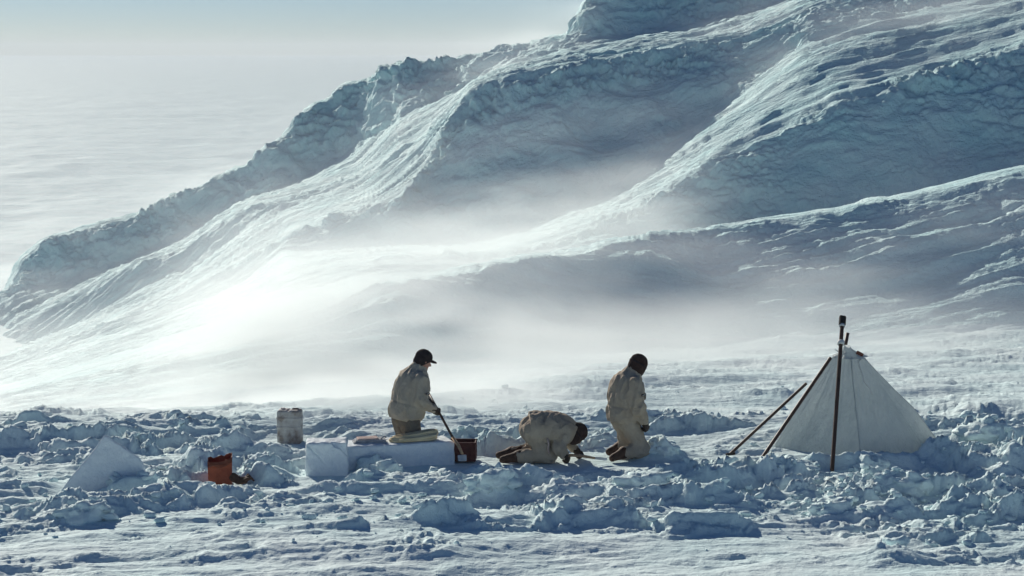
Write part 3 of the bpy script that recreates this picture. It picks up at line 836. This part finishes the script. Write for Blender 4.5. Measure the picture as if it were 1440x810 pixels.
# ------------------------------------------------------------------ tent and its poles
TC = Vector((float(x_of(1190, 25.6, 0)), 25.6, 0))
t = empty('tent', TC); tag(t, 'grey white pyramid tent banked with snow at its foot', 'tent')
corners = [(1.30, .05), (.05, -.86), (-1.04, -.15), (.05, .85)]
def base_pt(k, f_):
    a, b_ = corners[k % 4], corners[(k + 1) % 4]
    bx, by = a[0] * (1 - f_) + b_[0] * f_, a[1] * (1 - f_) + b_[1] * f_
    ang = math.atan2(by, bx)
    ex, ey = (1.22 if math.cos(ang) > 0 else .98) * math.cos(ang), .84 * math.sin(ang)
    w_ = .55 * math.sin(math.pi * f_)
    return bx * (1 - w_) + ex * w_, by * (1 - w_) + ey * w_
TOPZ = 1.15
NH, NF = 44, 40
for k in range(4):
    vv = []
    for i in range(NH + 1):
        h_ = i / NH
        for j in range(NF + 1):
            f_ = j / NF
            bx, by = base_pt(k, f_)
            sc = 1 - h_
            rx, ry_ = .025 + (bx - .0) * 0, 0
            ang = math.atan2(by, bx)
            tx, ty_ = .0 + .19 * math.cos(ang), .15 * math.sin(ang)
            sag = -.05 * math.sin(math.pi * h_) * math.sin(math.pi * f_) + (.012 + .035 * max(0, math.cos(ang))) * math.sin(math.pi * h_)
            vx, vy = tx * h_ + bx * sc, ty_ * h_ + by * sc
            L = math.hypot(vx, vy) + 1e-6
            vv.append([vx + vx / L * sag, vy + vy / L * sag, -.12 + (TOPZ + .12) * h_])
    vv = np.array(vv)
    an_ = np.arctan2(vv[:, 1], vv[:, 0])
    hh = (vv[:, 2] + .12) / (TOPZ + .12)
    fold = .055 * perlin(np.cos(an_) * 4.2, np.sin(an_) * 4.2, hh * 1.6 + 2) + .02 * perlin(np.cos(an_) * 13, np.sin(an_) * 13, hh * 1.8 + 4) + .02 * perlin(vv[:, 0] * 2.2, vv[:, 1] * 2.2, vv[:, 2] * 2.5)
    env = (.35 + .65 * np.sin(np.pi * np.clip(hh, 0.0, 1)))
    edge_ = np.tile(np.sin(np.pi * np.linspace(0, 1, NF + 1)) ** .5, NH + 1)
    L = np.hypot(vv[:, 0], vv[:, 1])
    fo = fold * env
    vv[:, 0] += vv[:, 0] / L * fo; vv[:, 1] += vv[:, 1] / L * fo
    me = mesh_np('panel', vv, grid_quads(NH + 1, NF + 1)[:, ::-1])
    o = obj('panel', me, M['canvas'], t)
    for j in (0,):
        col_ = vv.reshape(NH + 1, NF + 1, 3)[4:, j]
        out_ = col_ * [1, 1, 0]; out_ = out_ / np.linalg.norm(out_, axis=1)[:, None] * .002
        tube('seam', [tuple(q) for q in (col_ + out_)[::2]], .006, M['canvas'], o, 6)
# gathered cloth round the head of the tent
cv = []
for i in range(13):
    h_ = i / 12; r_ = .195 * (1 - h_) ** 1.8 + .028 + .03 * max(0, h_ - .7)
    for j in range(36):
        a = 2 * math.pi * j / 36
        rr = r_ * (1 + .16 * math.sin(6 * a + 2 * h_) * (1 - .4 * h_) + .07 * math.sin(11 * a))
        cv.append((.02 - .045 * h_ + rr * math.cos(a), -.05 * h_ + rr * math.sin(a) * .9, TOPZ - .015 + .16 * h_))
qs = [(i * 36 + j, i * 36 + (j + 1) % 36, (i + 1) * 36 + (j + 1) % 36, (i + 1) * 36 + j) for i in range(12) for j in range(36)]
obj('gathered_top', mesh_np('gathered_top', cv, qs), M['canvas'], t)
tube('tie_end', [(-.03, -.1, TOPZ + .03), (-.10, -.1, TOPZ + .055), (-.15, -.1, TOPZ + .075), (-.19, -.1, TOPZ + .10)], [.009, .008, .009, .005], M['cord'], t, 6)
obj('leather_patch', sdf_mesh('leather_patch', lambda p: rbox(p, (.125, -.10, TOPZ + .02), (.05, .012, .048), .008, rot_to((1, .1, -.55))), (.0, -.22, TOPZ - .1), (.25, 0, TOPZ + .14), .007), M['patch'], t)
tube('hanging_cord', [(.14, -.125, TOPZ - .02), (.11, -.16, TOPZ - .06), (.13, -.21, TOPZ - .14), (.15, -.26, TOPZ - .22), (.165, -.31, TOPZ - .30), (.22, -.36, TOPZ - .36), (.25, -.42, TOPZ - .44)], .007, M['cord'], t, 6)
rp0, rp1 = at(1187, 498, 25.65) - TC, at(1192, 468, 25.72) - TC
tube('rear_pole', [rp0, rp1], [.022, .024], M['wood_dark'], t, 8)

def pole(name, p0, p1, w_, label, parts):
    t_ = empty(name, (p0.x, p0.y, 0)); tag(t_, label, 'pole', 'poles propped against the tent')
    o_ = Vector((p0.x, p0.y, 0))
    bar('shaft', p0 - o_, p1 - o_, w_, .032, M['wood_dark'], t_)
    d_ = (p1 - p0).normalized()
    return t_, o_, d_
pa, pb = at(1170, 662, float(y_of(660)) - .0), at(1185, 446, 25.40)
t_, o_, d_ = pole('tent_pole', pa, pb, .048, 'tall upright dark pole with black tip leaning on the tent front', None)
bar('grip', pb - o_ - d_ * .13, pb - o_ + d_ * .015, .086, .06, M['black'], t_, .012)
tube('lashing', [pb - o_ - d_ * .42, pb - o_ - d_ * .37], .045, M['cord'], t_, 10)
tube('band', [pb - o_ - d_ * .145, pb - o_ - d_ * .115], .038, M['steel'], t_, 10)
pa, pb = at(1060, 661, float(y_of(663))), at(1168, 503, 25.30)
t_, o_, d_ = pole('tent_pole', pa, pb, .042, 'slanting dark pole along the left tent edge with a tan foot', None)
bar('foot_plate', pa - o_ + Vector((-.08, 0, .025)), pa - o_ + Vector((.09, -.03, .0)), .05, .09, M['wood'], t_, .01)
pa, pb = at(1026, 639, float(y_of(641))), at(1134, 539, 25.45)
t_, o_, d_ = pole('tent_pole', pa, pb, .036, 'shorter slanting dark pole set out furthest to the left of the tent', None)
bar('foot_plate', pa - o_ + Vector((-.05, 0, .0)), pa - o_ + Vector((.07, -.02, .015)), .03, .05, M['black'], t_, .008)

# ------------------------------------------------------------------ lumps of snow
def lump_mesh(name, seed, size, sub=4, amp=.34):
    bm = bmesh.new(); bmesh.ops.create_icosphere(bm, subdivisions=sub, radius=1)
    v = np.array([q.co[:] for q in bm.verts])
    n_ = fbm(v[:, 0] * 1.1 + seed * 7.3, v[:, 1] * 1.1, v[:, 2] * 1.1 + seed, 4, .55, 1)
    v = v * (1 + amp * n_)[:, None]
    r_ = np.random.default_rng(seed)
    for _ in range(4):                                # broken faces
        nn = r_.normal(size=3); nn /= np.linalg.norm(nn); lim = r_.uniform(.5, .75)
        e = v @ nn - lim; v = v - np.outer(np.maximum(e, 0) * .85, nn)
    v = v * np.asarray(size)
    nn = v / np.linalg.norm(v, axis=1)[:, None]
    v = v + nn * (.05 * fbm(v[:, 0] * 5 + seed, v[:, 1] * 6, v[:, 2] * 7, 3, .55, 1) * min(1, size[0] / .25))[:, None]
    for q, c0 in zip(bm.verts, v): q.co = c0
    me = bpy.data.meshes.new(name); bm.to_mesh(me); bm.free()
    me.polygons.foreach_set('use_smooth', np.full(len(me.polygons), True))
    return me
big_lumps = [
    (525, 650, 662, 24, 20, 'round snow lump against the front of the long block'),
    (545, 660, 668, 26, 14, 'low snow lump at the foot of the long block, right of the round one'),
    (172, 676, 690, 26, 15, 'rounded snow lump resting on the lower right of the tilted slab'),
    (205, 683, 692, 16, 10, 'small snow lump on the right side of the tilted slab'),
    (240, 700, 712, 34, 14, 'broad dark snow lump below and right of the slab'),
    (118, 722, 735, 48, 18, 'largest shaded snow lump in the left foreground'),
    (182, 620, 626, 13, 8, 'small snow lump just above the tilted slab'),
    (935, 632, 642, 26, 14, 'snow lump at the knees of the upright kneeling worker'),
    (905, 682, 696, 42, 20, 'big shaded snow heap below the upright kneeling worker'),
    (690, 690, 704, 40, 18, 'broad snow lump below the crouching worker'),
    (605, 712, 724, 34, 12, 'low snow lump in the foreground below the red crate'),
    (1382, 622, 640, 36, 17, 'tall broken snow heap right of the tent'),
    (1230, 650, 660, 30, 16, 'snow lump banked against the tent front right of the tall pole'),
    (1120, 648, 660, 34, 14, 'snow lump banked between the slanting pole and the tall pole'),
    (1290, 680, 694, 40, 17, 'layered snow lump below the right half of the tent'),
    (1176, 712, 724, 36, 15, 'snow lump below the foot of the tall pole'),
    (1262, 776, 786, 22, 12, 'peaked snow lump near the bottom right edge'),
    (1360, 768, 772, 9, 5, 'small lone snow chunk near the lower right corner'),
    (1310, 762, 766, 9, 5, 'small flat snow chunk left of the lone corner chunk'),
    (965, 690, 700, 20, 12, 'upright pale snow chunk below right of the kneeling worker'),
    (1365, 572, 578, 20, 9, 'snow chunk standing behind the tent on the right'),
    (858, 340, 348, 0, 0, ''),
]
for k, (lx, lr, br, rw, rh, lab) in enumerate(big_lumps):
    if not lab: continue
    g = on_ground(lx, br)
    sc_ = g.y / F
    o = obj('snow_lump', lump_mesh('snow_lump', 11 + k, (rw * sc_ * 1.05, rw * sc_ * .8, rh * sc_ * 1.15)), M['snow_near'])
    gz = ground_z(g.x, g.y)
    o.location = (g.x, g.y + rw * sc_ * .4, gz + rh * sc_ * .12)
    o.rotation_euler = (random.uniform(-.2, .2), random.uniform(-.25, .25), random.uniform(-.6, .6))
    tag(o, lab, 'snow lump', 'large lumps of broken snow')
# small broken snow, too many to count
protos = []
for k in range(6):
    bm = bmesh.new(); bmesh.ops.create_icosphere(bm, subdivisions=2, radius=1)
    v = np.array([q.co[:] for q in bm.verts]); f_ = np.array([[q.index for q in fc.verts] for fc in bm.faces])
    v = v * (1 + .35 * fbm(v[:, 0] * 1.3 + k * 5, v[:, 1] * 1.3, v[:, 2] * 1.3, 3, .5, 1))[:, None]
    r_ = np.random.default_rng(k)
    for _ in range(5):
        nn = r_.normal(size=3); nn /= np.linalg.norm(nn); e = v @ nn - r_.uniform(.45, .7); v = v - np.outer(np.maximum(e, 0) * .9, nn)
    protos.append((v, f_)); bm.free()
rv, rf, off = [], [], 0
step = max(1, 1)
gzs = P[:b]
for k in range(1100):
    if random.random() < .45:
        lx, lr = random.gauss(1230, 130), random.gauss(675, 32)
    elif random.random() < .6:
        lx, lr = random.uniform(-20, 1460), random.gauss(690, 36)
    else:
        lx, lr = random.uniform(-20, 1460), random.uniform(520, 800)
    if lr > 745 and random.random() < .7: continue
    if lr < 515 or lr > 806 or not -30 < lx < 1470: continue
    g = on_ground(lx, lr)
    if any((g.x - fx) ** 2 + (g.y - fy) ** 2 < (fr * .8) ** 2 for fx, fy, fr in flat_spots): continue
    ci = int(np.searchsorted(px, lx)); ci = min(max(ci, 0), NC - 1)
    ri = int(np.argmin(np.abs(gzs[:, ci, 1] - g.y)))
    g.z = float(gzs[ri, ci, 2])
    size = .012 + .055 * random.random() ** 3
    if lr > 750: size *= .6
    v, f_ = protos[k % 6]
    a = random.uniform(0, 6.28)
    R = yaw(a)
    rv.append((v * [1.3, .9, .75]) @ R.T * size + [g.x, g.y, g.z + size * .3]); rf.append(f_ + off); off += len(v)
ru = obj('snow_rubble', mesh_np('snow_rubble', np.concatenate(rv), np.concatenate(rf)), M['snow_near'])
tag(ru, 'small broken bits of snow strewn over the trodden ground', 'snow rubble', kind='stuff')
HAZE = 0.00032
# banks of blown snow: picture columns, distance range, height scale, density
BANKS = [
    (290, 800, 31, 43, .75, .95, 140),
    (760, 1250, 33, 45, .55, .22, 220),
    (180, 600, 28, 34, .5, .22, 120, 1.5),
    (-150, 420, 31, 75, 1.1, .026, 130),
    (-250, 380, 86, 112, 1.2, .04, 130),
    (-150, 320, 30, 45, .6, .18, 150),
    (250, 560, 46, 80, 1.3, .022, 90),
    (560, 980, 53, 66, 1.2, .16, 110),
    (540, 820, 79, 89, 1.3, .045, 90),
    (940, 1350, 54, 64, 1.0, .05, 110),
    (800, 1500, 38, 48, .8, .10, 120),
    (-200, 720, 27, 33, .35, .16, 160, 1.2),
    (1000, 1420, 70, 80, .7, .07, 80, 2.5),
    (660, 1020, 90, 99, .8, .06, 80, 2.5),
    (560, 820, 108, 113, .6, .12, 40, 2.0),
]

# ------------------------------------------------------------------ air: even haze, and snow blown along the slope
def volume_mat(name, color, aniso, density=None):
    m = bpy.data.materials.new(name); m.use_nodes = True
    nt = m.node_tree; nt.nodes.clear()
    out = nt.nodes.new('ShaderNodeOutputMaterial'); pv = nt.nodes.new('ShaderNodeVolumePrincipled')
    pv.inputs['Color'].default_value = (*color, 1); pv.inputs['Anisotropy'].default_value = aniso
    if density is not None:
        pv.inputs['Density'].default_value = density; pv.inputs['Density Attribute'].default_value = ''
    else:
        pv.inputs['Density'].default_value = 1.0; pv.inputs['Density Attribute'].default_value = 'density'
    nt.links.new(pv.outputs[0], out.inputs['Volume'])
    return m
bm = bmesh.new()
bmesh.ops.create_cube(bm, size=1.0)
lo, hi = Vector((-9500, -60, -10.5)), Vector((9500, 4800, float(P[..., 2].max()) + 5.0))
for v in bm.verts:
    v.co = Vector([lo[i] + (v.co[i] + .5) * (hi[i] - lo[i]) for i in range(3)])
me = bpy.data.meshes.new('haze'); bm.to_mesh(me); bm.free()
tag(obj('haze', me, volume_mat('haze_air', (.93, .965, .98), .05, HAZE)), 'pale even haze lying over the whole snow field', 'haze', kind='stuff')

VX0, VX1, VY0, VY1, VZ0, VZ1 = -36.0, 36.0, 26.0, 119.0, -9.0, 10.0
nx, ny, nz = 121, 154, 77
ax = np.linspace(VX0, VX1, nx); ay = np.linspace(VY0, VY1, ny); az = np.linspace(VZ0, VZ1, nz)
hmap = np.full((nx, ny), -50.0)
ii = np.rint((P[..., 0] - VX0) / (VX1 - VX0) * (nx - 1)).astype(int); jj = np.rint((P[..., 1] - VY0) / (VY1 - VY0) * (ny - 1)).astype(int)
ok = (ii >= 0) & (ii < nx) & (jj >= 0) & (jj < ny)
np.maximum.at(hmap, (ii[ok], jj[ok]), P[..., 2][ok])
hmap[hmap < -20] = PLAIN_Z
hmap = np.maximum(hmap, PLAIN_Z)
for _ in range(2):
    hp = np.pad(hmap, 1, mode='edge'); hmap = sum(hp[a:a + nx, b_:b_ + ny] for a in range(3) for b_ in range(3)) / 9.0
gX, gY, gZ = np.meshgrid(ax, ay, az, indexing='ij')
Hh = gZ - hmap[:, :, None]
gP = 720 + F * gX / (gY * CP + (CAM_H - gZ) * SP)
ry, rz = gY, gZ - CAM_H
gR = 405 - F * ((gY * SP + rz * CP) / (gY * CP - rz * SP))     # picture row seen from the camp side, for planning only
dens = np.zeros_like(gX)
def bank(p0, p1, y0, y1, h0, amount, soft=90.0, ysoft=4.0):
    global dens
    mp = smooth(p0 - soft, p0 + soft, gP) * (1 - smooth(p1 - soft, p1 + soft, gP))
    my = smooth(y0 - ysoft, y0 + ysoft, gY) * (1 - smooth(y1 - ysoft, y1 + ysoft, gY))
    dens += amount * mp * my * np.exp(-np.maximum(Hh, 0) / h0)
for bk in BANKS: bank(*bk)
s_, c_ = along(gX, gY)
nse = fbm(s_ / 6.5 - gZ * .25, c_ / 2.2, gZ / 1.3, 4, .65)
dens *= np.clip(.38 + 2.3 * nse, .0, 2.8)
edge = np.minimum.reduce([smooth(VX0, VX0 + 3, gX), 1 - smooth(VX1 - 3, VX1, gX), smooth(VY0, VY0 + 1.5, gY), 1 - smooth(VY1 - 3, VY1, gY), 1 - smooth(VZ1 - 2, VZ1, gZ)])
dens *= edge
dens[Hh < -1.0] = 0
dens[dens < .0012] = 0
vm = volume_mat('blown_snow', (.945, .98, .985), .45)
me = bpy.data.meshes.new('blowing_snow')
flatd = dens.transpose(2, 1, 0).ravel().astype(np.float32)     # x fastest
me.vertices.add(len(flatd))
vc = np.stack([gX.transpose(2, 1, 0).ravel(), gY.transpose(2, 1, 0).ravel(), gZ.transpose(2, 1, 0).ravel()], -1).astype(np.float32)
me.vertices.foreach_set('co', vc.ravel())
att = me.attributes.new('blown', 'FLOAT', 'POINT'); att.data.foreach_set('value', flatd)
bs = obj('blowing_snow', me, vm)
tag(bs, 'white snow blown in veils along the foot of the slope', 'blowing snow', kind='stuff')
ng = bpy.data.node_groups.new('blown_snow_field', 'GeometryNodeTree')
ng.interface.new_socket('Geometry', in_out='INPUT', socket_type='NodeSocketGeometry')
ng.interface.new_socket('Geometry', in_out='OUTPUT', socket_type='NodeSocketGeometry')
gi = ng.nodes.new('NodeGroupInput'); go = ng.nodes.new('NodeGroupOutput')
vcube = ng.nodes.new('GeometryNodeVolumeCube')
vcube.inputs['Min'].default_value = (VX0, VY0, VZ0); vcube.inputs['Max'].default_value = (VX1, VY1, VZ1)
vcube.inputs['Resolution X'].default_value = nx; vcube.inputs['Resolution Y'].default_value = ny; vcube.inputs['Resolution Z'].default_value = nz
pos = ng.nodes.new('GeometryNodeInputPosition'); sep = ng.nodes.new('ShaderNodeSeparateXYZ'); ng.links.new(pos.outputs[0], sep.inputs[0])
def mth(op, a, b_):
    n = ng.nodes.new('ShaderNodeMath'); n.operation = op
    for i, v in enumerate((a, b_)):
        if v is None: continue
        if isinstance(v, (int, float)): n.inputs[i].default_value = v
        else: ng.links.new(v, n.inputs[i])
    return n.outputs[0]
def idx(out, v0, v1, n):
    t = mth('MULTIPLY', mth('SUBTRACT', out, v0), (n - 1) / (v1 - v0))
    t = mth('ROUND', t, None)
    return mth('MINIMUM', mth('MAXIMUM', t, 0.0), float(n - 1))
ix, iy, iz = idx(sep.outputs[0], VX0, VX1, nx), idx(sep.outputs[1], VY0, VY1, ny), idx(sep.outputs[2], VZ0, VZ1, nz)
lin = mth('ADD', mth('ADD', ix, mth('MULTIPLY', iy, float(nx))), mth('MULTIPLY', iz, float(nx * ny)))
si = ng.nodes.new('GeometryNodeSampleIndex'); si.data_type = 'FLOAT'; si.domain = 'POINT'
na = ng.nodes.new('GeometryNodeInputNamedAttribute'); na.data_type = 'FLOAT'; na.inputs['Name'].default_value = 'blown'
ng.links.new(gi.outputs[0], si.inputs['Geometry']); ng.links.new(na.outputs['Attribute'], si.inputs['Value']); ng.links.new(lin, si.inputs['Index'])
ng.links.new(si.outputs[0], vcube.inputs['Density'])
sm = ng.nodes.new('GeometryNodeSetMaterial'); sm.inputs['Material'].default_value = vm
ng.links.new(vcube.outputs[0], sm.inputs[0]); ng.links.new(sm.outputs[0], go.inputs[0])
md = bs.modifiers.new('field', 'NODES'); md.node_group = ng
